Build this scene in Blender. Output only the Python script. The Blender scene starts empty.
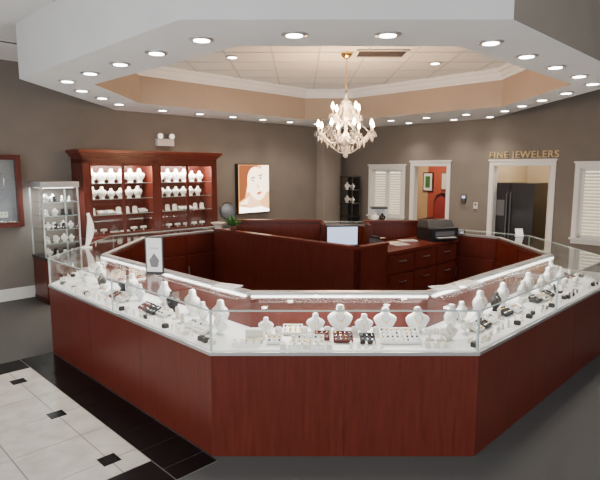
import bpy, math, random
from mathutils import Matrix, Vector
random.seed(7)
S2=math.sqrt(0.5)

# ------------------------------------------------------------ materials
def newmat(name):
    m=bpy.data.materials.new(name); m.use_nodes=True
    nt=m.node_tree; b=nt.nodes['Principled BSDF']; return m,nt,b
def plain(name,col,rough=0.5,metal=0.0,emis=None,es=0.0,noise=0.0,nscale=20.0,bump=0.0,spec=0.5):
    m,nt,b=newmat(name)
    b.inputs['Base Color'].default_value=(*col,1); b.inputs['Roughness'].default_value=rough
    b.inputs['Metallic'].default_value=metal; b.inputs['Specular IOR Level'].default_value=spec
    if emis: b.inputs['Emission Color'].default_value=(*emis,1); b.inputs['Emission Strength'].default_value=es
    if noise>0 or bump>0:
        tc=nt.nodes.new('ShaderNodeTexCoord'); n=nt.nodes.new('ShaderNodeTexNoise')
        n.inputs['Scale'].default_value=nscale; n.inputs['Detail'].default_value=5
        nt.links.new(tc.outputs['Object'],n.inputs['Vector'])
        if noise>0:
            r=nt.nodes.new('ShaderNodeValToRGB')
            r.color_ramp.elements[0].position=0.3; r.color_ramp.elements[1].position=0.7
            r.color_ramp.elements[0].color=(*[c*(1-noise) for c in col],1)
            r.color_ramp.elements[1].color=(*[min(1,c*(1+noise)) for c in col],1)
            nt.links.new(n.outputs['Fac'],r.inputs['Fac']); nt.links.new(r.outputs['Color'],b.inputs['Base Color'])
        if bump>0:
            bp=nt.nodes.new('ShaderNodeBump'); bp.inputs['Strength'].default_value=bump; bp.inputs['Distance'].default_value=0.01
            nt.links.new(n.outputs['Fac'],bp.inputs['Height']); nt.links.new(bp.outputs['Normal'],b.inputs['Normal'])
    return m
def woodmat(name,c1,c2,rough=0.32,vertical=True):
    m,nt,b=newmat(name)
    tc=nt.nodes.new('ShaderNodeTexCoord'); mp=nt.nodes.new('ShaderNodeMapping')
    mp.inputs['Scale'].default_value=(14,14,1.2) if vertical else (2,14,14)
    n=nt.nodes.new('ShaderNodeTexNoise'); n.inputs['Scale'].default_value=2.5; n.inputs['Detail'].default_value=6
    n.inputs['Distortion'].default_value=0.6
    r=nt.nodes.new('ShaderNodeValToRGB'); r.color_ramp.elements[0].position=0.3; r.color_ramp.elements[1].position=0.72
    r.color_ramp.elements[0].color=(*c1,1); r.color_ramp.elements[1].color=(*c2,1)
    nt.links.new(tc.outputs['Object'],mp.inputs['Vector']); nt.links.new(mp.outputs['Vector'],n.inputs['Vector'])
    nt.links.new(n.outputs['Fac'],r.inputs['Fac']); nt.links.new(r.outputs['Color'],b.inputs['Base Color'])
    b.inputs['Roughness'].default_value=rough; b.inputs['Specular IOR Level'].default_value=0.35
    return m
def glassmat(name,tint=(0.975,0.99,0.985)):
    m=bpy.data.materials.new(name); m.use_nodes=True; nt=m.node_tree
    for n in list(nt.nodes): nt.nodes.remove(n)
    o=nt.nodes.new('ShaderNodeOutputMaterial'); mix=nt.nodes.new('ShaderNodeMixShader')
    t=nt.nodes.new('ShaderNodeBsdfTransparent'); g=nt.nodes.new('ShaderNodeBsdfGlossy'); f=nt.nodes.new('ShaderNodeLayerWeight')
    p=nt.nodes.new('ShaderNodeMath'); p.operation='POWER'; p.inputs[1].default_value=5.0
    q=nt.nodes.new('ShaderNodeMath'); q.operation='MULTIPLY_ADD'; q.inputs[1].default_value=0.85; q.inputs[2].default_value=0.035
    f.inputs['Blend'].default_value=0.5
    t.inputs['Color'].default_value=(*tint,1); g.inputs['Roughness'].default_value=0.02
    nt.links.new(f.outputs['Facing'],p.inputs[0]); nt.links.new(p.outputs[0],q.inputs[0]); nt.links.new(q.outputs[0],mix.inputs['Fac'])
    nt.links.new(t.outputs[0],mix.inputs[1]); nt.links.new(g.outputs[0],mix.inputs[2])
    nt.links.new(mix.outputs[0],o.inputs['Surface']); return m

M={}
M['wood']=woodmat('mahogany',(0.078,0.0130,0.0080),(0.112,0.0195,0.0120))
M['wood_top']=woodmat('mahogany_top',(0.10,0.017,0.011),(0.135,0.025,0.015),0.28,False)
M['wood_dark']=woodmat('mahogany_dark',(0.03,0.006,0.004),(0.05,0.010,0.007),0.4)
M['kick']=plain('toe_kick',(0.03,0.012,0.01),0.6)
M['wall']=plain('taupe_wall_paint',(0.175,0.152,0.130),0.85,noise=0.05,nscale=3)
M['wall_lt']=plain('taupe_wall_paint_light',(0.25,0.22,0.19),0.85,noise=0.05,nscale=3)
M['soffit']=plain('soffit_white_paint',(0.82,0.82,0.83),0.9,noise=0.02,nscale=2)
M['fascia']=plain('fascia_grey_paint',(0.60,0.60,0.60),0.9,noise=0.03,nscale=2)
M['fascia_in']=plain('cove_tan_paint',(0.40,0.31,0.24),0.9,noise=0.04,nscale=2)
M['ceil']=plain('ceiling_tile_white',(0.80,0.79,0.77),0.95,noise=0.04,nscale=60,bump=0.1)
M['tbar']=plain('ceiling_grid_bar',(0.55,0.55,0.53),0.7)
M['trim']=plain('white_trim',(0.74,0.73,0.70),0.5)
M['carpet']=plain('grey_carpet',(0.095,0.093,0.092),1.0,noise=0.22,nscale=220,bump=0.5,spec=0.1)
M['tile']=plain('marble_floor_tile',(0.56,0.54,0.50),0.22,noise=0.14,nscale=7)
M['black_tile']=plain('black_floor_tile',(0.006,0.006,0.007),0.22,noise=0.3,nscale=9,spec=0.25)
M['grout']=plain('tile_grout',(0.26,0.24,0.22),0.9)
M['deck']=plain('white_deck',(0.88,0.88,0.88),0.5)
M['white']=plain('white_leatherette',(0.85,0.84,0.82),0.5)
M['cream']=plain('cream_leatherette',(0.68,0.64,0.56),0.5)
M['black']=plain('black_velvet',(0.012,0.012,0.014),0.7)
M['maroon']=plain('maroon_velvet',(0.10,0.012,0.014),0.7)
M['gold']=plain('gold_metal',(0.85,0.58,0.22),0.22,1.0)
M['silver']=plain('silver_metal',(0.75,0.75,0.77),0.22,1.0)
M['alu']=plain('brushed_aluminium',(0.62,0.62,0.63),0.35,0.9)
M['gem']=plain('grey_gem',(0.18,0.2,0.24),0.1,0.6)
M['glass']=glassmat('case_glass')
M['glass_edge']=plain('glass_edge',(0.42,0.50,0.48),0.15)
M['led']=plain('led_strip',(1,1,1),0.5,emis=(1,0.97,0.92),es=9)
M['plastic_bk']=plain('black_plastic',(0.014,0.014,0.016),0.3)
M['plastic_gy']=plain('grey_plastic',(0.12,0.12,0.13),0.4)
M['plastic_wh']=plain('white_plastic',(0.65,0.65,0.62),0.4)
M['paper']=plain('paper',(0.8,0.8,0.8),0.7)
M['ink']=plain('print_ink',(0.12,0.12,0.13),0.7)
M['screen']=plain('monitor_screen',(0.1,0.12,0.16),0.2,emis=(0.62,0.72,1.0),es=1.5)
M['bulb']=plain('bulb_glow',(1,0.9,0.7),0.5,emis=(1,0.66,0.34),es=90)
M['lamp']=plain('downlight_glow',(1,1,1),0.5,emis=(1,0.93,0.82),es=24)
M['leaf']=plain('plant_leaf',(0.04,0.16,0.03),0.5)
M['pot']=plain('clay_pot',(0.15,0.07,0.04),0.6)
M['redwall']=plain('red_room_paint',(0.36,0.07,0.04),0.8,noise=0.05,nscale=3)
M['mustard']=plain('mustard_room_paint',(0.58,0.40,0.22),0.8,noise=0.05,nscale=3)
M['beige']=plain('beige_room_paint',(0.58,0.48,0.34),0.8,noise=0.05,nscale=3)
M['slat']=plain('cream_slat_glow',(0.62,0.57,0.47),0.6,emis=(0.9,0.8,0.62),es=0.15)  # slight emission imitates daylight coming through the blinds
M['pane']=plain('frosted_window_pane',(0.6,0.6,0.55),0.5,emis=(1,0.9,0.72),es=1.4)  # at the windows, emission stands in for bright outdoors
M['chairfab']=plain('red_upholstery',(0.28,0.03,0.03),0.8)
# crystal
m,nt,b=newmat('crystal'); b.inputs['Base Color'].default_value=(1,0.96,0.9,1); b.inputs['Roughness'].default_value=0.08
b.inputs['Transmission Weight'].default_value=0.40; b.inputs['IOR'].default_value=1.5; M['crystal']=m

# ------------------------------------------------------------ mesh builder
class MB:
    def __init__(s): s.v=[];s.f=[];s.mi=[];s.sm=[];s.mats=[];s.T=Matrix.Identity(4);s.ang=None
    def add(s,vs,fs,mat,smooth=False):
        if s.ang is None: s.ang=math.atan2(s.T.col[0][1],s.T.col[0][0])
        o=len(s.v); s.v+= [s.T@Vector(p) for p in vs]
        mt=M[mat]
        if mt not in s.mats: s.mats.append(mt)
        k=s.mats.index(mt)
        for f in fs: s.f.append([i+o for i in f]); s.mi.append(k); s.sm.append(smooth)
    def box(s,x0,x1,y0,y1,z0,z1,mat):
        s.prism([(x0,y0),(x1,y0),(x1,y1),(x0,y1)],z0,z1,mat)
    def prism(s,p,z0,z1,mat):
        n=len(p); vs=[(a,b,z0) for a,b in p]+[(a,b,z1) for a,b in p]
        fs=[list(range(n))[::-1],list(range(n,2*n))]+[[i,(i+1)%n,n+(i+1)%n,n+i] for i in range(n)]
        s.add(vs,fs,mat)
    def xz(s,p,y0,y1,mat):   # polygon in xz extruded in y
        n=len(p); vs=[(a,y0,b) for a,b in p]+[(a,y1,b) for a,b in p]
        fs=[list(range(n)),list(range(n,2*n))[::-1]]+[[i,n+i,n+(i+1)%n,(i+1)%n] for i in range(n)]
        s.add(vs,fs,mat)
    def lathe(s,prof,c,mat,seg=14,sx=1,sy=1,smooth=True):
        vs=[];fs=[]
        for q in prof:
            rx,ry,z=(q if len(q)==3 else (q[0],q[0],q[1]))
            for i in range(seg):
                a=2*math.pi*i/seg; vs.append((c[0]+rx*sx*math.cos(a),c[1]+ry*sy*math.sin(a),c[2]+z))
        for k in range(len(prof)-1):
            for i in range(seg):
                j=(i+1)%seg; fs.append([k*seg+i,k*seg+j,(k+1)*seg+j,(k+1)*seg+i])
        fs.append(list(range(seg))[::-1]); fs.append([(len(prof)-1)*seg+i for i in range(seg)])
        s.add(vs,fs,mat,smooth)
    def tube(s,pts,r,mat,seg=6,closed=False):
        P=[Vector(p) for p in pts]; n=len(P); vs=[];fs=[]
        for k in range(n):
            if closed: t=P[(k+1)%n]-P[k-1]
            else: t=P[min(k+1,n-1)]-P[max(k-1,0)]
            t.normalize(); up=Vector((0,0,1)) if abs(t.z)<0.9 else Vector((0,1,0))
            a=t.cross(up).normalized(); b_=t.cross(a).normalized()
            rr=r[k] if isinstance(r,(list,tuple)) else r
            for i in range(seg):
                q=2*math.pi*i/seg; vs.append(tuple(P[k]+a*rr*math.cos(q)+b_*rr*math.sin(q)))
        for k in range(n if closed else n-1):
            k2=(k+1)%n
            for i in range(seg):
                j=(i+1)%seg; fs.append([k*seg+i,k*seg+j,k2*seg+j,k2*seg+i])
        if not closed: fs.append(list(range(seg))[::-1]); fs.append([(n-1)*seg+i for i in range(seg)])
        s.add(vs,fs,mat,True)
    def sphere(s,c,r,mat,seg=12,rings=8,sc=(1,1,1)):
        s.lathe([(max(1e-4,r*math.sin(math.pi*k/rings))*1.0,-r*sc[2]*math.cos(math.pi*k/rings)) for k in range(rings+1)],c,mat,seg,sc[0],sc[1])
    def octa(s,c,r,h,mat):
        x,y,z=c
        vs=[(x+r,y,z),(x,y+r,z),(x-r,y,z),(x,y-r,z),(x,y,z+h*0.5),(x,y,z-h)]
        s.add(vs,[[0,1,4],[1,2,4],[2,3,4],[3,0,4],[1,0,5],[2,1,5],[3,2,5],[0,3,5]],mat)
    def obj(s,name,parent=None,bevel=0):
        R=Matrix.Rotation(-(s.ang or 0),3,'Z'); V=[R@p for p in s.v]
        mn=Vector((min(p.x for p in V),min(p.y for p in V),min(p.z for p in V)))
        mx=Vector((max(p.x for p in V),max(p.y for p in V),max(p.z for p in V)))
        o=Vector(((mn.x+mx.x)/2,(mn.y+mx.y)/2,mn.z))
        me=bpy.data.meshes.new(name); me.from_pydata([tuple(p-o) for p in V],[],s.f)
        for m_ in s.mats: me.materials.append(m_)
        for i,p in enumerate(me.polygons): p.material_index=s.mi[i]; p.use_smooth=s.sm[i]
        me.validate(); me.update()
        ob=bpy.data.objects.new(name,me); bpy.context.collection.objects.link(ob)
        ob.location=R.inverted()@o; ob.rotation_euler=(0,0,(s.ang or 0))
        if bevel:
            bv=ob.modifiers.new('bevel','BEVEL'); bv.width=bevel; bv.segments=2; bv.limit_method='ANGLE'
        if parent:
            ob.parent=parent; ob.matrix_parent_inverse=Matrix.Translation(-Vector(parent.location))
        return ob
def empty(name,loc):
    e=bpy.data.objects.new(name,None); e.location=loc; e.empty_display_size=0.1
    bpy.context.collection.objects.link(e); return e
def frame(o,xd,yd):
    m=Matrix.Identity(4); m.col[0]=(xd[0],xd[1],0,0); m.col[1]=(yd[0],yd[1],0,0); m.col[3]=(o[0],o[1],o[2] if len(o)>2 else 0,1)
    return m
FL=frame((-4.12,7.38),(S2,S2),(-S2,S2))     # left wall: x right along wall, y into wall
FR=frame((1.0,12.5),(S2,-S2),(S2,S2))       # right wall
SC=7.24                                      # corner on left wall
ZC=3.36; ZS=2.81

# ------------------------------------------------------------ room shell
b=MB(); b.T=FR; b.box(-1.6,12.2,-13.2,3.2,-0.1,0.0,'carpet'); b.obj('floor')
b=MB(); b.T=FR; b.box(-1.6,12.2,-13.2,3.2,ZC,ZC+0.1,'ceil'); b.obj('ceiling')
b=MB(); b.T=FL; b.box(SC-13.2,SC+0.0,0,0.15,0,ZC,'wall'); b.obj('wall_left')
# right wall with openings  (s0,s1,z0,z1)
ops=[(0.88,1.70,0.85,1.88),(1.98,2.76,0,1.95),(3.72,4.76,0,1.95),(5.22,6.35,0.72,1.90)]
b=MB(); b.T=FR; s=0.0
for (a,c,z0,z1) in ops:
    b.box(s,a,0,0.15,0,ZC,'wall'); b.box(a,c,0,0.15,z1,ZC,'wall')
    if z0>0: b.box(a,c,0,0.15,0,z0,'wall')
    s=c
b.box(s,12.2,0,0.15,0,ZC,'wall'); b.obj('wall_right')
b=MB(); b.T=FR; b.box(-0.2,12.2,-13.2,-13.0,0,ZC,'wall_lt'); b.obj('wall_front')
b=MB(); b.T=FR; b.box(12.0,12.2,-13.0,0,0,ZC,'wall_lt'); b.obj('wall_side')
# baseboards
def base(b,x0,x1):
    b.xz([(x0,0),(x1,0),(x1,0.15),(x0,0.15)],-0.018,0,'trim'); b.box(x0,x1,-0.012,0,0.15,0.17,'trim')
b=MB(); b.T=FL; base(b,SC-13,0.86); base(b,3.35,6.33); b.obj('baseboard_left')
b=MB(); b.T=FR; base(b,0.2,1.9); base(b,2.85,3.63); base(b,4.85,12.0); b.obj('baseboard_right')
# corner pilaster
b=MB(); b.T=FL; b.box(6.35,6.92,-0.22,0,0,ZS,'wall_lt'); b.box(6.33,6.94,-0.24,0,0,0.16,'trim'); b.box(6.33,6.94,-0.24,0,ZS-0.1,ZS,'wall_lt'); b.obj('corner_column')
# window casings
def casing(b,a,c,z0,z1,w=0.075,sill=True):
    for (x0,x1,y0,y1) in [(a-w,a,z0,z1+w),(c,c+w,z0,z1+w),(a,c,z1,z1+w)]:
        b.box(x0,x1,-0.02,0.0,y0,y1,'trim')
    b.box(a-w-0.02,c+w+0.02,-0.035,0.0,z1+w,z1+w+0.03,'trim')
    b.box(a,a+0.015,0,0.15,z0,z1,'trim'); b.box(c-0.015,c,0,0.15,z0,z1,'trim'); b.box(a,c,0,0.15,z1-0.015,z1,'trim')
    if sill:
        b.box(a-w-0.02,c+w+0.02,-0.06,0.1,z0-0.03,z0,'trim'); b.box(a-w,c+w,-0.02,0,z0-0.10,z0-0.03,'trim')
for n,(a,c,z0,z1) in enumerate([ops[0],ops[3]]):
    b=MB(); b.T=FR; casing(b,a,c,z0,z1)
    b.box(a,c,0.11,0.12,z0,z1,'pane')
    np_=2
    for k in range(np_):
        x0=a+0.015+(c-a-0.03)*k/np_; x1=a+0.015+(c-a-0.03)*(k+1)/np_
        b.box(x0,x0+0.05,0.03,0.07,z0,z1,'trim'); b.box(x1-0.05,x1,0.03,0.07,z0,z1,'trim')
        b.box(x0,x1,0.03,0.07,z0,z0+0.06,'trim'); b.box(x0,x1,0.03,0.07,z1-0.06,z1,'trim')
        z=z0+0.09
        while z<z1-0.08:
            b.add([(x0+0.05,0.03,z-0.02),(x1-0.05,0.03,z-0.02),(x1-0.05,0.07,z+0.022),(x0+0.05,0.07,z+0.022)],[[0,1,2,3]],'slat')
            z+=0.055
    b.obj('window_%d'%(n+1))
for n,(a,c,z0,z1) in enumerate([ops[1],ops[2]]):
    b=MB(); b.T=FR; casing(b,a,c,0,z1,sill=False); b.obj('trim_door_%d'%(n+1))
# rooms beyond
b=MB(); b.T=FR
b.box(-1.25,-1.2,0.15,2.6,0,2.6,'redwall'); b.box(3.4,3.45,0.15,2.6,0,2.6,'mustard'); b.box(-1.25,.75,2.6,2.65,0,2.6,'mustard'); b.box(.75,3.45,2.6,2.65,0,2.6,'redwall'); b.box(-1.25,3.45,0.15,2.65,2.6,2.65,'trim')
b.obj('wall_red_room')
b=MB(); b.T=FR
b.box(3.55,3.6,0.15,1.9,0,2.6,'beige'); b.box(5.0,5.05,0.15,1.9,0,2.6,'beige'); b.box(3.55,5.05,1.9,1.95,0,2.6,'beige'); b.box(3.55,5.05,0.15,1.95,2.6,2.65,'trim')
b.obj('wall_alcove')
# door leaf in alcove opening
b=MB(); b.T=FR@Matrix.Translation((4.70,0.15,0))@Matrix.Rotation(math.radians(72),4,'Z')
b.box(0.0,0.72,0.0,0.04,0.01,1.93,'cream')
for (z0,z1) in [(0.2,0.85),(1.0,1.75)]:
    b.box(0.1,0.62,-0.008,0.0,z0,z1,'cream'); b.box(0.14,0.58,-0.014,-0.008,z0+0.04,z1-0.04,'cream')
b.sphere((0.66,-0.04,0.98),0.028,'gold'); b.obj('door_1')

# soffit ring
I=[(-.485,4.2),(1.225,4.2),(3.04,6.015),(3.04,8.06),(1.0,10.1),(.1,10.1),(-2.3,7.7),(-2.3,6.015)]
O=[(-.77,3.48),(1.36,3.48),(3.55,5.67),(3.55,9.94),(1.1,12.39),(.9,12.39),(-2.95,8.54),(-2.95,5.66)]
b=MB(); n=8
for i in range(n):
    j=(i+1)%n
    b.add([(*O[i],ZS),(*O[j],ZS),(*I[j],ZS),(*I[i],ZS)],[[0,3,2,1]],'soffit')
    b.add([(*I[i],ZS),(*I[j],ZS),(*I[j],ZC),(*I[i],ZC)],[[0,1,2,3]],'fascia_in')
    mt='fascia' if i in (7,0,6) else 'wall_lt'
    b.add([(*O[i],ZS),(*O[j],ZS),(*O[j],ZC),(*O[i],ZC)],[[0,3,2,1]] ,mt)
b.obj('ceiling_soffit')
def offset_poly(P,w):
    n=len(P); lines=[]
    for i in range(n):
        a=Vector(P[i]); c=Vector(P[(i+1)%n]); d=(c-a).normalized(); nn=Vector((-d.y,d.x)); lines.append((a+nn*w,d))
    out=[]
    for i in range(n):
        p,d=lines[i-1]; q,e=lines[i]
        den=d.x*e.y-d.y*e.x; t=((q.x-p.x)*e.y-(q.y-p.y)*e.x)/den; out.append((p.x+d.x*t,p.y+d.y*t))
    return out
b=MB()
for (w,z0,z1) in [(0.02,ZC-0.16,ZC-0.12),(0.05,ZC-0.12,ZC-0.05),(0.10,ZC-0.05,ZC)]:
    J=offset_poly(I,w)
    for i in range(8):
        j=(i+1)%8; b.prism([I[i],I[j],J[j],J[i]],z0,z1,'soffit')
b.obj('trim_crown')
b=MB()
x=-2.2
while x<3.0: b.box(x,x+0.02,4.2,10.1,ZC-0.008,ZC-0.001,'tbar'); x+=0.61
y=4.5
while y<10.1: b.box(-2.3,3.04,y,y+0.02,ZC-0.008,ZC-0.001,'tbar'); y+=0.61
b.obj('ceiling_grid')
# vents
def vent(name,cx,cy,w,h,rot):
    b=MB(); b.T=Matrix.Translation((cx,cy,ZC))@Matrix.Rotation(rot,4,'Z')
    b.box(-w/2,w/2,-h/2,-h/2+0.025,-0.02,-0.008,'trim'); b.box(-w/2,w/2,h/2-0.025,h/2,-0.02,-0.008,'trim')
    b.box(-w/2,-w/2+0.025,-h/2,h/2,-0.02,-0.008,'trim'); b.box(w/2-0.025,w/2,-h/2,h/2,-0.02,-0.008,'trim')
    b.box(-w/2+0.02,w/2-0.02,-h/2+0.02,h/2-0.02,-0.0095,-0.0085,'kick')
    k=-h/2+0.06
    while k<h/2-0.03: b.box(-w/2,w/2,k,k+0.010,-0.014,-0.010,'plastic_gy'); k+=0.06
    return b.obj(name)
vent('ceiling_vent',1.05,7.0,0.66,0.42,0.0)
vent('ceiling_vent',-3.5,6.3,1.0,0.16,math.radians(45))
vent('ceiling_vent',-4.0,5.9,1.0,0.16,math.radians(45))

# downlights
spots=[(-.04,3.84),(.62,3.84),(-.72,3.98),(-1.17,4.42),(-1.62,4.87),(-2.07,5.32),(-2.5,5.78),
 (1.43,4.07),(1.90,4.54),(2.37,5.01),(2.84,5.48),(3.24,5.95),
 (-2.62,6.45),(-2.62,7.1),(-2.62,7.75),(3.30,6.65),(3.30,7.3),(3.30,7.95),(3.30,8.6),
 (-2.2,8.55),(-1.7,9.05),(-1.2,9.55),(-.7,10.05),(-.2,10.55),(.35,11.0),(1.05,11.0),
 (1.75,10.25),(2.3,9.7),(2.85,9.15),(2.2,10.75),(2.9,10.05),(3.4,9.55)]
cans=[(1.15,6.3),(.1,5.5),(1.9,7.6),(-.9,7.2)]
dl=empty('recessed_downlights',(0.3,7,ZS))
b=MB()
for (x,y,z) in [(x,y,ZS) for x,y in spots]+[(x,y,ZC-0.008) for x,y in cans]:
    b.lathe([(0.095,-0.0005),(0.095,-0.006),(0.080,-0.012),(0.066,-0.012)],(x,y,z),'alu',20)
    b.lathe([(0.060,-0.010),(0.060,-0.0135)],(x,y,z),'lamp',18,smooth=False)
b.obj('trims_and_lenses',dl)
for i,(x,y) in enumerate(spots):
    l=bpy.data.lights.new('spot','SPOT'); l.energy=52; l.color=(1,0.86,0.71); l.spot_size=math.radians(110); l.spot_blend=0.9; l.shadow_soft_size=0.06
    o=bpy.data.objects.new('lamp_%d'%i,l); o.location=(x,y,ZS-0.03); bpy.context.collection.objects.link(o)
    o.parent=dl; o.matrix_parent_inverse=Matrix.Translation(-Vector(dl.location))

# ------------------------------------------------------------ marble floor inset
F0=(-2.555,5.165); b=MB(); b.T=frame(F0,(S2,-S2),(-S2,-S2)); LA=2.86; LB=5.0; BW=0.30; g=0.004
b.box(0,LA,0,LB,0.0005,0.002,'grout')
def tiles(x0,x1,y0,y1,mat): b.box(x0+g,x1-g,y0+g,y1-g,0.002,0.006,mat)
k=0.0
while k<LA-0.01:
    tiles(k,min(k+BW,LA),0,BW,'black_tile'); k+=BW
k=BW
while k<LB-0.01:
    tiles(0,BW,k,min(k+BW,LB),'black_tile'); tiles(LA-BW,LA,k,min(k+BW,LB),'black_tile'); k+=BW
gs=0.445
ax=0.58; ay=0.49
xs=[BW]+[ax+gs*i for i in range(10) if BW<ax+gs*i<LA-BW-.02]+[LA-BW]
ys=[BW]+[ay+gs*i for i in range(12) if BW<ay+gs*i<LB]+[LB]
for i in range(len(xs)-1):
    for j in range(len(ys)-1): tiles(xs[i],xs[i+1],ys[j],ys[j+1],'tile')
for i in range(3):
    for j in range(5):
        cx=ax+2*gs*i; cy=ay+2*gs*j
        if cy<LB: b.box(cx-0.058,cx+0.058,cy-0.058,cy+0.058,0.003,0.0075,'black_tile')
b.obj('marble_floor_inset')

# ------------------------------------------------------------ display counter
P=[(-.57,3.2),(1.14,3.2),(3.11,5.17),(3.11,7.0),(1.14,8.97),(-.57,8.97),(-2.54,7.0),(-2.54,5.17)]
DW=0.53; Q=offset_poly(P,DW); ZB=0.70; ZD=0.716; ZT=0.975
Pin=offset_poly(P,0.012); Pin2=offset_poly(P,0.018); Qo=offset_poly(P,DW-0.025); Pout=offset_poly(P,-0.008); Pkick=offset_poly(P,0.004); QL=offset_poly(P,DW-0.06)
ctr=empty('jewelry_display_counter',(0.285,6.08,0))
base_=MB(); gl=MB(); fr=MB(); led=MB()
for q_ in (base_,gl,fr,led): q_.ang=0.0
for i in range(8):
    j=(i+1)%8
    base_.prism([P[i],P[j],Q[j],Q[i]],0.0,ZB,'wood')
    fr.prism([Pout[i],Pout[j],Pin2[j],Pin2[i]],ZB-0.012,ZB+0.010,'alu')
    base_.prism([Pin[i],Pin[j],Qo[j],Qo[i]],ZB,ZD,'deck')
    base_.prism([Qo[i],Qo[j],Q[j],Q[i]],ZB,ZT-0.012,'wood')
    fr.prism([QL[i],QL[j],Q[j],Q[i]],ZT-0.012,ZT+0.014,'alu')
    gl.prism([Pin[i],Pin[j],Pin2[j],Pin2[i]],ZD,ZT,'glass')
    gl.prism([P[i],P[j],QL[j],QL[i]],ZT,ZT+0.008,'glass')
    fr.prism([P[i],P[j],Pkick[j],Pkick[i]],ZT-0.001,ZT+0.009,'glass_edge')
    A=Vector(P[i]); Bv=Vector(P[j]); L=(Bv-A).length; d=(Bv-A)/L; nn=Vector((-d.y,d.x))
    T=frame((A.x,A.y,0),(d.x,d.y),(nn.x,nn.y)); fr.T=T; led.T=T; base_.T=T
    fr.box(-0.004,0.010,0.006,0.020,ZD,ZT,'glass_edge')
    off=DW*math.tan(math.radians(22.5))
    led.box(off,L-off,DW-0.075,DW-0.05,ZT-0.024,ZT-0.012,'led')
    nd=1 if L>2.2 else 0
    for k in range(nd):
        s=L*(k+1)/(nd+1)
        fr.box(s-0.004,s+0.004,0.008,0.020,ZD,ZT,'glass_edge')
        gl.T=T; gl.box(s-0.003,s+0.003,0.02,DW-0.03,ZD,ZT,'glass'); gl.T=Matrix.Identity(4)
        fr.box(s-0.003,s+0.003,0.01,DW-0.06,ZT+0.004,ZT+0.0095,'glass_edge')
    # outside seams & inside door panels with pulls
    nk=3 if L>2.2 else 2
    for k in range(1,nk): base_.box(L*k/nk-0.0015,L*k/nk+0.0015,-0.0006,0.001,0.01,ZB-0.014,'wood_dark')
    nk=4 if L>2.2 else 2
    for k in range(nk):
        a0=off+(L-2*off)*k/nk+0.01; a1=off+(L-2*off)*(k+1)/nk-0.01
        base_.box(a0,a1,DW,DW+0.015,0.08,ZB-0.03,'wood'); base_.box(a0,a1,DW,DW+0.008,ZB+0.01,ZT-0.03,'wood')
        base_.box(a1-0.03,a1-0.02,DW+0.015,DW+0.03,0.4,0.52,'alu')
    fr.T=Matrix.Identity(4); base_.T=Matrix.Identity(4)
base_.obj('wooden_base',ctr); gl.obj('glass_panes',ctr); fr.obj('metal_frame',ctr); led.obj('led_rails',ctr)
def segframe(i,z=ZD):
    A=Vector(P[i]); Bv=Vector(P[(i+1)%8]); L=(Bv-A).length; d=(Bv-A)/L; nn=Vector((-d.y,d.x))
    return frame((A.x,A.y,z),(d.x,d.y),(nn.x,nn.y)),L
for i in range(8):
    T,L=segframe(i,0); l=bpy.data.lights.new('case_led','AREA'); l.shape='RECTANGLE'; l.size=L-0.55; l.size_y=0.04; l.energy=12 if L>2.2 else 7; l.color=(1,0.97,0.93)
    o=bpy.data.objects.new('case_light_%d'%i,l); bpy.context.collection.objects.link(o)
    p=T@Vector((L/2,DW-0.10,ZT-0.03)); 
    X=Vector(T.col[0][:3]); Z=(Vector(T.col[1][:3])*0.75+Vector((0,0,1))).normalized(); Y=Z.cross(X)
    mm=Matrix.Identity(4); mm.col[0]=(*X,0); mm.col[1]=(*Y,0); mm.col[2]=(*Z,0); mm.col[3]=(*p,1)
    o.matrix_world=mm; o.parent=ctr; o.matrix_parent_inverse=Matrix.Translation(-Vector(ctr.location))

# ------------------------------------------------------------ jewelry
BP=[(.042,.032,0),(.044,.033,.008),(.030,.022,.014),(.034,.024,.024),(.062,.036,.05),(.080,.043,.085),(.083,.043,.105),(.066,.037,.125),(.036,.028,.138),(.027,.025,.155),(.025,.023,.178),(.018,.018,.184),(.004,.004,.186)]
def bust(b,x,y,z0,s,mat='white',neck='gold',rot=0.0):
    T0=b.T.copy(); b.T=T0@Matrix.Translation((x,y,z0))@Matrix.Rotation(rot,4,'Z')@Matrix.Scale(s,4)
    b.lathe(BP,(0,0,0),mat,14)
    def rr(z):
        for k in range(len(BP)-1):
            if BP[k][2]<=z<=BP[k+1][2]:
                t=(z-BP[k][2])/(BP[k+1][2]-BP[k][2]); return BP[k][0]*(1-t)+BP[k+1][0]*t,BP[k][1]*(1-t)+BP[k+1][1]*t
        return BP[0][:2]
    pts=[]
    for k in range(13):
        t=-1+2*k/12; z=.085+.058*t*t; x_=.040*t*(1.15-.45*t*t); rx,ry=rr(z); q=max(0,1-(x_/rx)**2); pts.append((x_,-ry*math.sqrt(q)-.002,z))
    b.tube(pts,.0022,neck,5); b.sphere((0,pts[6][1]-.002,.079),.006,'gem' if neck=='silver' else 'gold',6,4)
    b.T=T0
def ringcone(b,x,y,mat='white',s=1):
    b.lathe([(.014*s,0),(.014*s,.006*s),(.010*s,.012*s),(.006*s,.045*s),(.002*s,.05*s)],(x,y,0),mat,8)
    b.lathe([(.0075*s,.030*s),(.0105*s,.030*s),(.0105*s,.034*s),(.0075*s,.034*s)],(x,y,0),'gold',8); b.octa((x,y-.011*s,.034*s),.004*s,.004*s,'silver')
def ringblock(b,x,y,mat='white',w=.04):
    b.xz([(x-w/2,0),(x+w/2,0),(x+w/2*.8,.03),(x-w/2*.8,.03)],y-.02,y+.02,mat)
    b.tube([(x+.010*math.cos(a),y,.034+.010*math.sin(a)) for a in [k*math.pi/4 for k in range(8)]],.0018,'gold',4,True); b.octa((x,y,.047),.004,.005,'silver')
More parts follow.
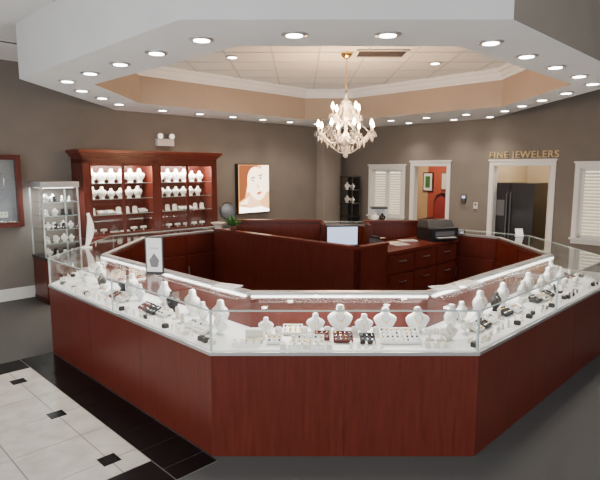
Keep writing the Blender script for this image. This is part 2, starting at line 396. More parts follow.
def tray(b,x,y,w,d,mat,tilt=.35):
    T0=b.T.copy(); b.T=T0@Matrix.Translation((x,y-d/2*math.cos(tilt),.004))@Matrix.Rotation(tilt,4,'X')
    b.box(-w/2,w/2,0,d,0,.014,mat); b.box(-w/2,w/2,0,.006,.014,.022,mat); b.box(-w/2,w/2,d-.006,d,.014,.022,mat); b.box(-w/2,-w/2+.006,0,d,.014,.022,mat); b.box(w/2-.006,w/2,0,d,.014,.022,mat)
    nx=max(2,int(w/.032)); ny=max(1,int(d/.032))
    for i in range(nx):
        for j in range(ny):
            px=-w/2+w*(i+.5)/nx; py=d*(j+.5)/ny
            b.lathe([(.008,.014),(.008,.022),(.002,.026)],(px,py,0),random.choice(['gold','silver','silver','gem']),6)
    b.T=T0
    b.box(x-w/2+.01,x+w/2-.01,y+d/2*math.cos(tilt)-.02,y+d/2*math.cos(tilt)-.01,0,d*math.sin(tilt)*.85+.004,mat)
def tbar(b,x,y,mat='white',h=.09,w=.12):
    b.lathe([(.03,0),(.03,.008),(.008,.014),(.008,h)],(x,y,0),mat,10)
    T0=b.T.copy(); b.T=T0@Matrix.Translation((x,y,h+.012))@Matrix.Rotation(math.pi/2,4,'Y')
    b.lathe([(.018,-w/2),(.022,-w/2+.01),(.022,w/2-.01),(.018,w/2)],(0,0,0),mat,10)
    for k in (-.03,0,.03): b.tube([(.0245*math.cos(a),.0245*math.sin(a),k) for a in [q*math.pi/5 for q in range(10)]],.002,random.choice(['gold','silver']),4,True)
    b.T=T0
def earstand(b,x,y,mat='white',h=.08,w=.05):
    b.xz([(x-w/2,0),(x+w/2,0),(x+w/2,h*.85),(x+w/4,h),(x-w/4,h),(x-w/2,h*.85)],y,y+.008,mat); b.box(x-w/2,x+w/2,y-.03,y+.02,0,.008,mat)
    for dx in (-w/4,w/4): b.octa((x+dx,y-.003,h*.6),.004,.012,'gold')
def jbox(b,x,y,mat='maroon'):
    b.box(x-.03,x+.03,y-.025,y+.03,0,.022,mat); b.box(x-.024,x+.024,y-.019,y+.024,.022,.026,'cream')
    b.add([(x-.03,y+.03,.022),(x+.03,y+.03,.022),(x+.03,y+.05,.07),(x-.03,y+.05,.07),(x-.03,y+.042,.02),(x+.03,y+.042,.02),(x+.03,y+.062,.07),(x-.03,y+.062,.07)],[[0,1,2,3],[5,4,7,6],[0,3,7,4],[1,5,6,2],[3,2,6,7]],mat)
    b.octa((x,y,.034),.006,.008,'silver')
Bb=MB(); Br=MB(); Bt=MB(); Bk=MB(); Be=MB(); Bx=MB(); ALL=[Bb,Br,Bt,Bk,Be,Bx]
for q in ALL: q.ang=0.0
def setT(T):
    for q in ALL: q.T=T
# front case (explicit)
T,L=segframe(0); setT(T)
for (x,w,s) in [(.68,.38,.78),(.855,.40,1.08),(1.02,.36,.78),(1.175,.40,.98),(1.40,.38,1.02),(.33,.36,.65)]: bust(Bb,x,w,0,s)
for (x,y,w,d,m_) in [(.52,.36,.14,.10,'cream'),(.40,.16,.10,.08,'white'),(.62,.15,.22,.08,'white'),(.86,.20,.13,.10,'maroon'),(1.02,.17,.10,.09,'black'),(1.24,.20,.26,.15,'white'),(.72,.24,.10,.08,'maroon')]: tray(Bt,x,y,w,d,m_)
for x in (.12,.17,.22,.27): ringblock(Br,x+.02,.10,'white')
for x in (.25,.30,.35): ringcone(Br,x+.02,.24,'white',1.2)
for x in (.46,.51,.56,.61,.66,.71,.76): ringblock(Br,x,.06,random.choice(['white','cream']))
for x in (.90,.95,1.0,1.05,1.1): ringcone(Br,x,.06,'white')
for x in (.42,.60,.76,.95,1.1): earstand(Be,x,.30,'white',.07)
for x in (1.47,1.55): tbar(Bk,x-.02,.22,'white',.05,.09)
for x in (1.40,1.46,1.52): ringblock(Br,x,.08,'cream')
for x in (.20,.26,): jbox(Bx,x+.03,.17,'cream')
bust(Bb,1.58,.22,0,.65,'cream','silver')
# the long arms and the others
def fill(i,dens=1.0,busts=None):
    T,L=segframe(i); setT(T)
    for q in (busts or []): bust(Bb,q[0],q[1],0,q[2],q[3] if len(q)>3 else 'white',random.choice(['gold','silver']))
    bx=[(q[0],q[1]) for q in (busts or [])]
    s=.12
    while s<L-.12:
        r=random.random(); w=random.uniform(.20,.26); off=.41*w
        if off+.06<s<L-off-.06 and abs(s-L/2)>.07 and all((s-a)**2+(w-c)**2>.013 for a,c in bx):
            if r<.38: tray(Bt,s,w,random.choice([.10,.12,.14]),.09,random.choice(['white','white','cream','black','maroon']))
            elif r<.6: tbar(Bk,s,w,'white',.05,.09)
            elif r<.8: earstand(Be,s,w,random.choice(['white','cream']),random.uniform(.06,.1))
            else: jbox(Bx,s,w,random.choice(['maroon','white','black']))
        s+=random.uniform(.13,.17)/dens
    s=.06
    while s<L-.06:
        w=random.uniform(.06,.11)
        if .41*w+.03<s<L-.41*w-.03 and abs(s-L/2)>.04 and all((s-a)**2+(w-c)**2>.010 for a,c in bx):
            if random.random()<.5: ringcone(Br,s,w,'white')
            else: ringblock(Br,s,w,random.choice(['white','white','cream','black']))
        s+=random.uniform(.055,.08)/dens
    s=.3
    while s<L-.3:
        w=.38
        if abs(s-L/2)>.07 and all((s-a)**2+(w-c)**2>.013 for a,c in bx): earstand(Be,s,w,'white',random.uniform(.08,.12),.07)
        s+=.17/dens
fill(7,1.1,[(.35,.38,1.05),(.56,.30,.8,'black'),(.80,.40,1.0,'black'),(1.04,.37,1.1),(1.26,.33,.8),(1.56,.40,1.1),(1.78,.34,.9,'black'),(1.98,.40,1.1),(2.18,.36,.8),(2.38,.38,1.05),(2.54,.26,.8,'white')] )
fill(1,1.1,[(.30,.36,1.0),(.52,.40,.85),(.78,.38,1.1),(1.02,.36,.85,'black'),(1.24,.40,1.05),(1.56,.36,.9),(1.78,.40,1.1),(2.0,.36,.85),(2.25,.39,1.05),(2.45,.34,.8)])
fill(6,.8,[(.5,.3,.9),(1.0,.38,.9),(1.4,.34,.8)]); fill(2,.8,[(.5,.35,.9),(.9,.38,.8),(1.35,.36,.9)])
fill(5,.6,[(.6,.3,.9),(1.7,.3,.9)]); fill(3,.6,[(.7,.3,.9),(1.9,.3,.9)]); fill(4,.6,[(.6,.3,.9),(1.2,.3,.9)])
Bb.obj('necklace_display_busts'); Br.obj('ring_display_stands'); Bt.obj('jewelry_trays'); Bk.obj('bracelet_bar_stands'); Be.obj('earring_stands'); Bx.obj('jewelry_boxes')

# ------------------------------------------------------------ island workstation
isl=empty('sales_workstation',(.5,6.8,0))
b=MB(); b.ang=0.0; b.T=frame((.63,5.6),(-S2,S2),(S2,S2))  # y inward
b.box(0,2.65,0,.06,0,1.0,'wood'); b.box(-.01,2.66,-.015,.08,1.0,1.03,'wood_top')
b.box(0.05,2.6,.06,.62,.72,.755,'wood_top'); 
for k in (0.02,1.3,2.58): b.box(k,k+.03,.06,.6,0,.72,'wood')
for k in (.88,1.76): b.box(k-.002,k+.002,-.001,.001,0,1.0,'wood_dark')
b.T=frame((.63,5.6),(S2,S2),(-S2,S2))    # right side cabinets, outward is -y
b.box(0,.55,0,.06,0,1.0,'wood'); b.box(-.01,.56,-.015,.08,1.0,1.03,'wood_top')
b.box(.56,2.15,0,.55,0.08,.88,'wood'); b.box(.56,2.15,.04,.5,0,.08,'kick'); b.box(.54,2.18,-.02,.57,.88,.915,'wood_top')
for k in range(3):
    x0=.58+k*.525; x1=x0+.505
    for (z0,z1) in [(.10,.36),(.38,.62),(.64,.86)]:
        b.box(x0,x1,-.018,0,z0,z1,'wood'); 
        xm=(x0+x1)/2; zm=(z0+z1)/2+.03
        b.box(xm-.06,xm+.06,-.042,-.034,zm-.006,zm+.006,'alu'); b.box(xm-.06,xm-.05,-.036,-.018,zm-.005,zm+.005,'alu'); b.box(xm+.05,xm+.06,-.036,-.018,zm-.005,zm+.005,'alu')
b.T=Matrix.Identity(4)
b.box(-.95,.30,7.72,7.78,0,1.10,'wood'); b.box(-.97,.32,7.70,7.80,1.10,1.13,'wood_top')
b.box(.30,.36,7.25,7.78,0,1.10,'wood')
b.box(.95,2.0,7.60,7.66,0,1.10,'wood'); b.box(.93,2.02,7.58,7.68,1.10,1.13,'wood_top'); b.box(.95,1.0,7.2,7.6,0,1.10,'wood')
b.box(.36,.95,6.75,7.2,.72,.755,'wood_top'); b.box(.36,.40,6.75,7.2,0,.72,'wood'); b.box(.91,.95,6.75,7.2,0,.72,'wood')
b.obj('partitions_and_drawers',isl,bevel=.003)
# monitor
b=MB(); b.T=Matrix.Translation((.57,7.0,.756))@Matrix.Rotation(math.radians(6),4,'Z')
b.lathe([(.10,0),(.10,.01),(.03,.018),(.02,.03)],(0,0,0),'plastic_bk',18); b.box(-.02,.02,.01,.03,.02,.22,'plastic_bk')
b.box(-.22,.22,-.02,.015,.09,.36,'plastic_bk'); b.box(-.205,.205,-.022,-.0195,.105,.345,'screen'); b.box(-.15,.15,.015,.04,.15,.30,'plastic_bk')
b.obj('computer_monitor')
b=MB(); b.T=Matrix.Translation((.60,6.82,.756))
b.prism([(-.2,-.06),(.2,-.06),(.2,.03),(-.2,.03)],0,.016,'plastic_bk')
for i in range(12):
    for j in range(3): b.box(-.19+i*.032,-.19+i*.032+.026,-.05+j*.026,-.05+j*.026+.02,.016,.02,'plastic_gy')
b.obj('keyboard')
b=MB(); b.T=Matrix.Translation((1.0,6.55,.916))@Matrix.Rotation(math.radians(35),4,'Z')
b.xz([(-.09,0),(.09,0),(.09,.04),(-.09,.09)],-.06,.08,'plastic_gy'); b.box(-.07,.07,-.05,.02,.09,.095,'plastic_wh') ; b.box(-.08,-.04,-.062,.08,.09,.12,'plastic_bk')
b.obj('telephone')
# printer
b=MB(); b.T=Matrix.Translation((1.88,7.10,.916))@Matrix.Rotation(math.radians(20),4,'Z')
b.prism([(-.21,-.18),(.21,-.18),(.21,.18),(-.21,.18)],0,.17,'plastic_bk')
b.add([(-.21,-.10,.17),(.21,-.10,.17),(.21,.18,.17),(-.21,.18,.17),(-.19,-.04,.27),(.19,-.04,.27),(.19,.17,.27),(-.19,.17,.27)],[[0,1,5,4],[1,2,6,5],[2,3,7,6],[3,0,4,7],[4,5,6,7]],'plastic_bk')
b.box(-.15,.15,-.26,-.18,.04,.05,'plastic_gy'); b.box(-.14,.14,-.24,-.10,.051,.054,'paper'); b.box(-.15,.15,-.181,-.178,.07,.13,'plastic_gy'); b.box(.05,.18,-.16,-.11,.171,.176,'plastic_gy')
b.obj('printer',bevel=.008)
# office clutter
b=MB()
for (x,y,z,w,h,r) in [(1.25,6.65,.916,.2,.28,.4),(.05,6.55,.756,.2,.28,.9),(1.45,6.95,.916,.22,.15,.2)]:
    b.T=Matrix.Translation((x,y,z))@Matrix.Rotation(r,4,'Z'); b.box(-w/2,w/2,-h/2,h/2,0,.012,'paper')
    for k in range(5): b.box(-w/2+.02,w/2-.03,-h/2+.04+k*.03,-h/2+.044+k*.03,.012,.0126,'ink')
b.obj('paper_stacks')
b=MB(); b.lathe([(.05,0),(.05,.01),(.03,.02),(.09,.07),(.11,.085),(.105,.088),(.05,.04),(.01,.03)],(-1.17,7.43,1.03),'cream',20); b.obj('ceramic_bowl')
b=MB(); c=(-.93,7.19,1.031); b.lathe([(.035,0),(.048,.05),(.05,.065),(.045,.065),(.04,.055)],c,'pot',14)
for k in range(26):
    a=k*2.4; ln=.12+.09*random.random(); e=.3+1.0*random.random()
    p0=Vector((c[0],c[1],c[2]+.06)); dr=Vector((math.cos(a)*math.cos(e),math.sin(a)*math.cos(e),math.sin(e))); sd=Vector((-math.sin(a),math.cos(a),0))*.022
    p1=p0+dr*ln*.6; p2=p0+dr*ln-Vector((0,0,.02)); b.add([tuple(p0),tuple(p1+sd),tuple(p2),tuple(p1-sd)],[[0,1,2,3]],'leaf')
b.obj('potted_plant')

# ------------------------------------------------------------ items on counter tops
ZT2=ZT+0.0095
b=MB(); T,L=segframe(7,ZT2); b.T=T@Matrix.Translation((1.50,.35,0))@Matrix.Rotation(math.radians(35),4,'Z')
b.box(-.075,.075,-.04,.04,0,.008,'plastic_bk'); b.box(-.08,.08,-.004,.008,.008,.32,'plastic_bk'); b.box(-.068,.068,-.006,-.004,.02,.308,'paper')
b.box(-.04,.04,-.0065,-.006,.22,.225,'ink')
b.xz([(-.03,.06),(.03,.06),(.045,.12),(.0,.18),(-.045,.12)],-.0068,-.006,'plastic_gy')
b.obj('countertop_sign_holder')
b=MB(); base0=(-2.42,5.85,ZT2)
b.lathe([(.06,0),(.06,.012),(.02,.02)],base0,'white',16)
pts=[];rs=[]
for k in range(12):
    t=k/11; pts.append((base0[0]+.05*math.sin(t*3.0)*.8+.03*t,base0[1],base0[2]+.015+.38*t)); rs.append(.016+.026*math.sin(math.pi*min(1,t*1.05))**1.2)
b.tube(pts,rs,'white',10); b.obj('curved_necklace_stand')
b=MB()
for (x,y,r) in [(1.08,3.80,.3),(-.55,3.85,-.5),(1.30,3.95,.7)]:
    b.T=Matrix.Translation((x,y,ZT+.0150))@Matrix.Rotation(r,4,'Z'); b.box(-.1,.1,-.07,.07,0,.006,'paper'); b.box(-.08,.05,.03,.035,.006,.0065,'ink'); b.box(-.08,.07,0,.004,.006,.0065,'ink')
b.obj('brochures')
b=MB(); b.T=Matrix.Translation((2.92,6.9,ZT2)); b.box(-.05,.05,-.03,.03,0,.006,'plastic_wh'); b.add([(-.05,-.02,.006),(.05,-.02,.006),(.05,.02,.1),(-.05,.02,.1),(-.05,-.012,.006),(.05,-.012,.006),(.05,.026,.1),(-.05,.026,.1)],[[0,1,2,3],[5,4,7,6],[3,2,6,7],[0,3,7,4],[1,5,6,2]],'paper'); b.obj('card_holder')
b=MB(); c=(-1.13,8.18,ZT2)
b.lathe([(.09,0),(.09,.015),(.02,.03),(.012,.08)],c,'plastic_bk',16); b.T=Matrix.Translation((c[0],c[1],c[2]+.23))@Matrix.Rotation(math.radians(35),4,'Z')@Matrix.Rotation(math.radians(78),4,'X')
b.lathe([(.12,-.012),(.14,-.012),(.15,0),(.14,.012),(.12,.012)],(0,0,0),'plastic_bk',24); b.lathe([(.12,.013),(.12,.014)],(0,0,0),'gem',24,smooth=False); b.obj('table_mirror')
b=MB(); c=(1.30,8.60,ZT+.0145); b.T=Matrix.Translation(c)
b.box(-.13,.13,-.1,.1,0,.03,'plastic_bk'); b.box(-.13,.13,-.1,.1,.24,.27,'plastic_bk')
for x in (-.125,.115): 
    for y in (-.095,.085): b.box(x,x+.01,y,y+.01,.03,.24,'alu')
b.box(-.12,.12,.085,.09,.03,.24,'paper'); b.T=b.T@Matrix.Translation((0,0,.03)); bust(b,-.05,0,0,.8); bust(b,.06,.01,0,.7,'black'); b.obj('countertop_display_box')

# ------------------------------------------------------------ wall cabinet (left wall)
cab=empty('wall_display_cabinet',tuple((FL@Vector((2.1,-.2,0)))))
b=MB(); b.T=FL; x0,x1=.90,3.30; D=-.42
b.box(x0,x1,D,-.002,0,.80,'wood'); b.box(x0-.02,x1+.02,D-.02,-.002,.80,.84,'wood_top')
b.box(x0,x1,D-.012,-.002,0,.10,'wood_dark')
for k in range(4):
    a=x0+.03+k*(x1-x0-.03)/4; c=a+(x1-x0-.03)/4-.03; b.box(a,c,D-.018,D,.14,.76,'wood'); b.box(a+.06,c-.06,D-.026,D-.018,.20,.70,'wood')
b.box(x0,x0+.10,D,-.002,.84,2.02,'wood'); b.box(x1-.10,x1,D,-.002,.84,2.02,'wood'); xm=(x0+x1)/2; b.box(xm-.06,xm+.06,D,-.03,.84,2.02,'wood')
b.box(x0,x1,-.03,-.002,.84,2.02,'wood'); b.box(x0,x1,D,-.002,1.96,2.05,'wood')
for (e,z0,z1) in [(.02,2.05,2.08),(.045,2.08,2.11),(.075,2.11,2.16)]: b.box(x0-e,x1+e,D-e,-.002,z0,z1,'wood_top')
for (a,c) in [(x0+.10,xm-.06),(xm+.06,x1-.10)]:
    m2=(a+c)/2
    for (p,q) in [(a,m2-.002),(m2+.002,c)]:
        b.box(p,p+.022,D-.012,D+.008,.86,1.96,'wood'); b.box(q-.022,q,D-.012,D+.008,.86,1.96,'wood'); b.box(p,q,D-.012,D+.008,.86,.90,'wood'); b.box(p,q,D-.012,D+.008,1.92,1.96,'wood')
b.obj('carcass',cab,bevel=.003)
b=MB(); b.T=FL; j=MB(); j.T=FL
for (a,c) in [(x0+.10,xm-.06),(xm+.06,x1-.10)]:
    b.box(a,c,D,D+.004,.86,1.96,'glass'); 
    for z in (1.18,1.42,1.66): b.box(a,c,D+.02,-.035,z-.008,z,'glass'); b.box(a,c,D+.018,D+.02,z-.008,z,'glass_edge')
    j.box(a+.01,c-.01,-.06,-.04,1.935,1.95,'led')
    for zi,z in enumerate((.842,1.18,1.42,1.66)):
        x=a+.10
        while x<c-.08:
            if zi==3: bust(j,x,-.22,z,1.2 if random.random()<.7 else 1.0); x+=.16
            elif zi==2: bust(j,x,-.24,z,random.choice([.85,.95,1.0])); x+=.15
            elif zi==1:
                T0=j.T.copy(); j.T=j.T@Matrix.Translation((0,0,z)); (earstand(j,x,-.22,'white',.10,.08) if random.random()<.5 else tray(j,x,-.22,.12,.1,'white')); j.T=T0; x+=.14
            else:
                T0=j.T.copy(); j.T=j.T@Matrix.Translation((0,0,z)); (tray(j,x,-.25,.14,.1,random.choice(['white','cream'])) if random.random()<.6 else tbar(j,x,-.2,'white',.07,.1)); j.T=T0; x+=.17
b.obj('glass_doors_and_shelves',cab); j.obj('displayed_jewelry',cab)
for (a,c) in [(x0+.10,xm-.06),(xm+.06,x1-.10)]:
    l=bpy.data.lights.new('cabinet_led','AREA'); l.shape='RECTANGLE'; l.size=1.0; l.size_y=.06; l.energy=34; l.color=(1,.90,.76)
    o=bpy.data.objects.new('cabinet_light',l); bpy.context.collection.objects.link(o); p=FL@Vector(((a+c)/2,D+.05,1.93))
    o.rotation_euler=(math.radians(22),0,math.radians(45)); o.location=p; o.parent=cab; o.matrix_parent_inverse=Matrix.Translation(-Vector(cab.location))

# ------------------------------------------------------------ corner glass tower
tw=empty('glass_tower_showcase',tuple(FL@Vector((.47,-.42,0))))
b=MB(); g2=MB(); j=MB()
T=FL@Matrix.Translation((.47,-.42,0)); b.T=T; g2.T=T; h=.25
b.box(-h,h,-h,h,0,.62,'wood'); b.box(-h-.01,h+.01,-h-.01,h+.01,.62,.66,'plastic_bk'); b.box(-h-.01,h+.01,-h-.01,h+.01,1.62,1.70,'alu'); b.box(-h-.005,h+.005,-h-.005,h+.005,0,.08,'wood_dark')
for x in (-h,h-.018):
    for y in (-h,h-.018): b.box(x,x+.018,y,y+.018,.66,1.62,'alu')
for z in (.85,1.04,1.23,1.42): b.box(-h+.01,h-.01,-h+.01,h-.01,z-.007,z,'glass'); b.box(-h+.01,h-.01,-h+.008,-h+.01,z-.007,z,'glass_edge'); b.box(h-.01,h-.008,-h+.01,h-.01,z-.007,z,'glass_edge')
g2.box(-h,h,-h+.004,-h+.008,.66,1.62,'glass'); g2.box(h-.008,h-.004,-h,h,.66,1.62,'glass'); g2.box(-h+.004,-h+.008,-h,h,.66,1.62,'glass')
b.box(-.2,.2,-.2,.2,1.612,1.62,'led')
for z in (.66,.85,1.04,1.23,1.42):
    for (ox,oy) in [(-.15,-.13),(-.05,-.15),(.06,-.14),(.16,-.13),(-.12,.03),(0,.05),(.12,.03)]:
        j.T=T@Matrix.Translation((0,0,z)); r=random.random()
        if r<.4: bust(j,ox,oy,0,.55)
        elif r<.7: earstand(j,ox,oy,random.choice(['white','black']),.08)
        else: ringcone(j,ox,oy,'white',1.6)
b.obj('frame_and_base',tw); g2.obj('glass_panes_tower',tw); j.ang=math.radians(45); j.obj('tower_jewelry',tw)
l=bpy.data.lights.new('tower_led','AREA'); l.size=.35; l.energy=10; l.color=(.9,.97,1)
o=bpy.data.objects.new('tower_light',l); bpy.context.collection.objects.link(o); o.location=T@Vector((0,0,1.60)); o.parent=tw; o.matrix_parent_inverse=Matrix.Translation(-Vector(tw.location))

# framed necklace shadow box at far left
b=MB(); b.T=FL@Matrix.Translation((0,-.004,0)); a,c,z0,z1=-.78,.16,1.06,2.07
for (p,q,r,s_) in [(a,a+.07,z0,z1),(c-.07,c,z0,z1),(a+.07,c-.07,z0,z0+.07),(a+.07,c-.07,z1-.07,z1)]: b.box(p,q,-.10,0,r,s_,'wood')
M['greyfab']=plain('grey_fabric',(.30,.30,.32),.8,noise=.1,nscale=40)
b.box(a+.07,c-.07,-.03,0,z0+.07,z1-.07,'greyfab'); b.box(a+.07,c-.07,-.09,-.086,z0+.07,z1-.07,'glass')
for cx in (-.48,-.14):
    b.tube([(cx+.09*math.sin(t),-.036,1.70-.0+.16*-math.cos(t)+(.0)) for t in [k*math.pi/10 for k in range(20)]],.006,'silver',5,True)
    b.octa((cx,-.045,1.50),.02,.05,'silver'); b.box(cx-.10,cx+.10,-.07,-.03,1.20,1.28,'white'); 
    for k in range(4): b.octa((cx-.07+k*.045,-.075,1.25),.01,.02,'gold')
b.obj('framed_necklace_display')

# emergency light
b=MB(); b.T=FL@Matrix.Translation((2.50,-.004,2.34))
b.box(-.16,.16,-.07,0,-.07,.05,'plastic_wh'); b.box(-.14,.14,-.075,-.07,-.05,.03,'cream')
for x in (-.11,.11):
    T0=b.T.copy(); b.T=T0@Matrix.Translation((x,-.05,.09))@Matrix.Rotation(math.radians(90),4,'X'); b.lathe([(.03,-.03),(.055,.02),(.055,.04)],(0,0,0),'plastic_wh',14); b.lathe([(.045,.041),(.045,.043)],(0,0,0),'pane',14,smooth=False); b.T=T0
b.obj('emergency_light')

# ------------------------------------------------------------ light box poster
M['p_bg']=plain('poster_background',(.3,.12,.04),.4,emis=(1,.50,.18),es=2.6)
M['p_glow']=plain('poster_glow',(.4,.3,.2),.4,emis=(1,.78,.50),es=4.5)
M['p_skin']=plain('poster_skin',(.4,.3,.2),.4,emis=(1,.78,.54),es=4.6)
M['p_skin2']=plain('poster_skin_shade',(.4,.25,.16),.4,emis=(1,.56,.30),es=3.0)
M['p_hair']=plain('poster_hair',(.10,.03,.015),.4,emis=(.6,.17,.05),es=.9)
M['p_dark']=plain('poster_dark',(.03,.01,.01),.4,emis=(.2,.06,.04),es=.4)
M['p_lip']=plain('poster_lip',(.3,.03,.03),.4,emis=(.85,.10,.06),es=1.8)
M['p_white']=plain('poster_white',(.5,.5,.45),.4,emis=(1,.95,.85),es=6)
b=MB(); b.T=FL@Matrix.Translation((4.44,-.094,1.49)); w=.41; h=.49
b.box(-w,w,0,.09,-h,h,'plastic_bk'); b.box(-w+.02,w-.02,-.004,0,-h+.02,h-.02,'p_bg')
def ell(cx,cz,rx,rz,y,mat,rot=0,n=24):
    pts=[]
    for k in range(n):
        a=2*math.pi*k/n; x=rx*math.cos(a); z=rz*math.sin(a); pts.append((cx+x*math.cos(rot)-z*math.sin(rot),cz+x*math.sin(rot)+z*math.cos(rot)))
    b.xz(pts,y,y+.001,mat)
def pol(p,y,mat): b.xz(p,y,y+.001,mat)
pol([(-.385,-.30),(-.10,-.30),(.385,-.05),(.385,.465),(.2,.465),(-.05,-.1)],-.0050,'p_glow')
pol([(-.385,.465),(.10,.465),(.02,.36),(-.12,.28),(-.19,.05),(-.24,-.18),(-.385,-.25)],-.006,'p_hair')
ell(.07,.10,.24,.34,-.008,'p_skin',.28); pol([(-.12,-.10),(.12,-.2),(.25,-.46),(-.22,-.46)],-.007,'p_skin2')
pol([(-.385,-.465),(-.385,-.34),(-.1,-.38),(.2,-.36),(.385,-.42),(.385,-.465)],-.0095,'p_white')
for (cx,cz,r) in [(-.04,.15,.25),(.16,.20,.25)]:
    ell(cx,cz,.055,.022,-.0105,'p_white',r); ell(cx,cz,.021,.021,-.0115,'p_dark'); pol([(cx-.06,cz+.045),(cx+.06,cz+.07),(cx+.05,cz+.09),(cx-.05,cz+.07)],-.0105,'p_dark'); pol([(cx-.06,cz+.01),(cx+.055,cz+.03),(cx+.03,cz+.038),(cx-.03,cz+.028)],-.012,'p_dark')
pol([(.065,.12),(.13,.02),(.065,.01)],-.0105,'p_skin2'); ell(.12,-.08,.07,.018,-.0105,'p_lip',.25); ell(.125,-.10,.05,.018,-.0105,'p_lip',.25)
ell(-.17,-.03,.013,.05,-.012,'p_white')
b.obj('lightbox_poster')

# wall lettering
cu=bpy.data.curves.new('wall_sign_lettering','FONT'); cu.body='FINE JEWELERS'; cu.size=.17; cu.extrude=.012; cu.align_x='CENTER'; cu.space_character=1.12
ob=bpy.data.objects.new('wall_sign_lettering',cu); bpy.context.collection.objects.link(ob)
M['sign']=plain('sign_brass',(0.62,0.47,0.24),0.45,0.2); cu.materials.append(M['sign'])
ob.matrix_world=FR@Matrix.Translation((4.25,-.014,2.08))@Matrix.Rotation(math.pi/2,4,'X')
# small wall devices
b=MB(); b.T=FR; b.box(3.10,3.20,-.03,0,1.22,1.38,'plastic_bk'); b.box(3.115,3.185,-.033,-.03,1.31,1.36,'screen')
for i in range(3):
    for k in range(3): b.box(3.118+i*.024,3.134+i*.024,-.034,-.03,1.235+k*.022,1.25+k*.022,'plastic_gy')
b.obj('alarm_keypad')
b=MB(); b.T=FR; b.box(3.36,3.44,-.02,0,1.12,1.24,'plastic_wh'); b.box(3.375,3.425,-.022,-.02,1.18,1.22,'plastic_gy'); b.box(3.385,3.415,-.026,-.02,1.14,1.155,'cream'); b.obj('thermostat')

# refrigerator
b=MB(); b.T=FR; x0,x1=3.65,4.42
b.box(x0,x1,.24,.92,.03,1.62,'plastic_bk'); xm=(x0+x1)/2-.06
b.box(x0,xm-.004,.17,.235,.06,1.62,'plastic_bk'); b.box(xm+.004,x1,.17,.235,.06,1.62,'plastic_bk')
for x in (xm-.035,xm+.035): b.tube([(x,.168,.55),(x,.13,.58),(x,.13,1.42),(x,.168,1.45)],.011,'plastic_gy',8)
b.box(x0+.08,xm-.09,.165,.171,1.0,1.3,'plastic_gy'); b.box(x0+.03,x1-.03,.2,.9,0,.03,'kick'); b.obj('refrigerator',bevel=.006)

# red room chair and framed picture
ch=MB(); ch.T=FR@Matrix.Translation((1.78,1.2,0))@Matrix.Rotation(math.radians(-20),4,'Z')
for x in (-.26,.26):
    for y in (-.24,.24): ch.lathe([(.018,0),(.026,.1),(.02,.2),(.03,.42)],(x,y,0),'wood_dark',8)
ch.box(-.30,.30,-.28,.28,.36,.42,'wood_dark'); ch.prism([(-.28,-.28),(.28,-.28),(.26,.24),(-.26,.24)],.42,.52,'chairfab')
ch.xz([(-.27,.45),(.27,.45),(.29,1.1),(.2,1.28),(0,1.34),(-.2,1.28),(-.29,1.1)],.22,.30,'wood_dark'); ch.xz([(-.21,.53),(.21,.53),(.23,1.08),(.15,1.2),(0,1.26),(-.15,1.2),(-.23,1.08)],.19,.225,'chairfab')
for x in (-.28,.28): ch.tube([(x,.24,.72),(x,.05,.72),(x,-.2,.70),(x,-.24,.62),(x,-.22,.42)],.022,'wood_dark',8)
ch.obj('armchair')
b=MB(); b.T=FR@Matrix.Translation((0,-.37,0)); b.box(.62,.92,2.93,2.968,1.30,1.8,'wood_dark'); b.box(.65,.89,2.923,2.93,1.33,1.77,'paper'); b.box(.70,.84,2.92,2.924,1.40,1.70,'leaf'); b.box(1.15,1.45,2.93,2.968,1.35,1.8,'gold'); b.box(1.18,1.42,2.923,2.93,1.38,1.77,'cream'); b.obj('framed_pictures')
for (x,y,z,e,c) in [(1.3,1.3,2.4,80,(1,.82,.6)),(4.5,.7,2.45,38,(1,.85,.65))]:
    l=bpy.data.lights.new('room_lamp','POINT'); l.energy=e; l.color=c; l.shadow_soft_size=.12
    o=bpy.data.objects.new('room_ceiling_lamp',l); bpy.context.collection.objects.link(o); o.location=FR@Vector((x,y,z))

# dark etagere by the corner
b=MB(); b.T=FR@Matrix.Translation((.52,-.32,0))
for x in (-.17,.15):
    for y in (-.14,.12): b.box(x,x+.02,y,y+.02,0,1.72,'plastic_bk')
for z in (.1,.45,.8,1.1,1.4,1.70): b.box(-.18,.18,-.15,.15,z,z+.02,'plastic_bk')
b.box(-.17,.17,.13,.14,.1,1.7,'plastic_bk')
for z in (1.12,1.42): 
    T0=b.T.copy(); b.T=T0@Matrix.Translation((0,0,z)); bust(b,-.07,-.02,0,.9); bust(b,.08,-.02,0,.8); b.T=T0
b.obj('display_shelf_tower')

# ------------------------------------------------------------ chandelier
cx,cy=.60,6.97; che=empty('crystal_chandelier',(cx,cy,2.4)); b=MB(); k_=MB()
b.lathe([(.02,-.07),(.05,-.05),(.075,-.02),(.08,0)],(cx,cy,ZC-.009),'gold',20)
z=ZC-.09; i=0
while z>2.86:
    pts=[]
    for q in range(8):
        a=q*math.pi/4; u=.012*math.cos(a); 
        pts.append((cx+(u if i%2 else 0),cy+(0 if i%2 else u),z+.022*math.sin(a)))
    b.tube(pts,.0035,'gold',5,True); z-=.034; i+=1
k_.lathe([(.004,.86),(.03,.84),(.015,.80),(.03,.77),(.055,.74),(.02,.70),(.02,.62),(.05,.56),(.055,.52),(.02,.47),(.02,.36),(.06,.30),(.09,.25),(.05,.19),(.02,.15),(.03,.10),(.012,.07)],(cx,cy,2.0),'crystal',14)
b.tube([(cx,cy,2.1),(cx,cy,2.87)],.008,'gold',8)
def string(p,q,sag,r=.0095,st=.024):
    p=Vector(p);q=Vector(q);n=max(3,int(((q-p).length+sag)/st))
    for i in range(n+1):
        t=i/n; c=p.lerp(q,t); c.z-=sag*4*t*(1-t); k_.octa(tuple(c),r,r*1.1,'crystal')
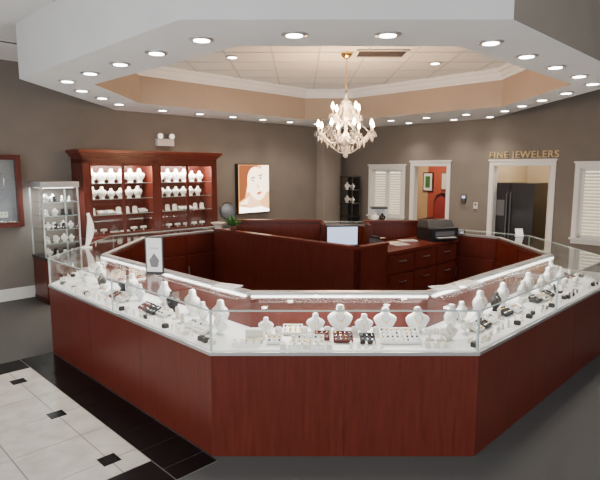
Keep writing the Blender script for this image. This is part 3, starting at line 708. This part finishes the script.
def arm(a,R,z0,ztip,rc):
    pts=[]
    for i in range(11):
        t=i/10; r=rc+(R-rc)*t; zz=z0+(ztip-z0)*t-.09*math.sin(math.pi*min(1,t*1.15))*(1 if t<.87 else .4)
        pts.append((cx+r*math.cos(a),cy+r*math.sin(a),zz))
    k_.tube(pts,.009,'crystal',6); x,y,zz=pts[-1]
    k_.lathe([(.012,0),(.045,.012),(.052,.022),(.045,.02),(.012,.012)],(x,y,zz),'crystal',14)
    b.lathe([(.011,.015),(.011,.085)],(x,y,zz),'cream',8); b.lathe([(.005,.085),(.018,.10),(.022,.12),(.014,.15),(.001,.178)],(x,y,zz),'bulb',8)
    for q in range(6):
        aa=q*math.pi/3; k_.octa((x+.047*math.cos(aa),y+.047*math.sin(aa),zz-.012),.008,.036,'crystal')
    k_.octa((x,y,zz-.05),.014,.06,'crystal'); return (x,y,zz)
low=[arm(k*math.pi/4+.2,.37,2.28,2.33,.05) for k in range(8)]
up=[arm(k*math.pi/2+.55,.21,2.50,2.55,.04) for k in range(4)]
for k in range(8):
    p=low[k];q=low[(k+1)%8]; string(p,q,.06); top=(cx+.06*math.cos(k*math.pi/4+.2),cy+.06*math.sin(k*math.pi/4+.2),2.74); string(top,(p[0],p[1],p[2]+.0),.07)
    a=k*math.pi/4+.2; string((cx+.24*math.cos(a),cy+.24*math.sin(a),2.22),(cx+.03*math.cos(a),cy+.03*math.sin(a),2.08),.03)
    string(p,(cx+.24*math.cos(a+.39),cy+.24*math.sin(a+.39),2.22),.03)
    k_.octa((cx+.24*math.cos(a+.39),cy+.24*math.sin(a+.39),2.2),.012,.06,'crystal'); k_.octa((cx+.07*math.cos(a),cy+.07*math.sin(a),2.70),.010,.05,'crystal'); k_.octa((cx+.1*math.cos(a),cy+.1*math.sin(a),2.15),.010,.05,'crystal')
for k in range(4): string(up[k],up[(k+1)%4],.07); string((cx,cy,2.84),up[k],.05)
k_.sphere((cx,cy,2.05),.032,'crystal',12,8)
b.obj('frame_and_bulbs',che); k_.obj('crystals',che)
l=bpy.data.lights.new('chandelier_glow','POINT'); l.energy=150; l.color=(1,.62,.34); l.shadow_soft_size=.30
o=bpy.data.objects.new('chandelier_lamp',l); bpy.context.collection.objects.link(o); o.location=(cx,cy,2.50); o.parent=che; o.matrix_parent_inverse=Matrix.Translation(-Vector(che.location))

# ------------------------------------------------------------ added area lamps standing in for daylight from unseen windows behind camera
def daylight_area(name,x,y,rotz,w,h,e):
    l=bpy.data.lights.new(name,'AREA'); l.shape='RECTANGLE'; l.size=w; l.size_y=h; l.energy=e; l.color=(.97,.98,1)
    o=bpy.data.objects.new(name,l); bpy.context.collection.objects.link(o); o.location=FR@Vector((x,y,1.45)); o.rotation_euler=(math.radians(98),0,rotz)
daylight_area('daylight_front',7.0,-12.85,math.radians(-45),9,2.4,380)
daylight_area('daylight_side',11.85,-8.0,math.radians(45),7,2.4,160)
w=bpy.data.worlds.new('world'); bpy.context.scene.world=w; w.use_nodes=True
w.node_tree.nodes['Background'].inputs[0].default_value=(.6,.68,.8,1); w.node_tree.nodes['Background'].inputs[1].default_value=.5

# ------------------------------------------------------------ camera
cam=bpy.data.cameras.new('camera'); cam.lens=31.3; cam.sensor_width=36; cam.clip_start=.05
co=bpy.data.objects.new('camera',cam); co.location=(0,0,1.86); co.rotation_euler=(math.radians(90-7.64),0,0)
bpy.context.collection.objects.link(co); bpy.context.scene.camera=co
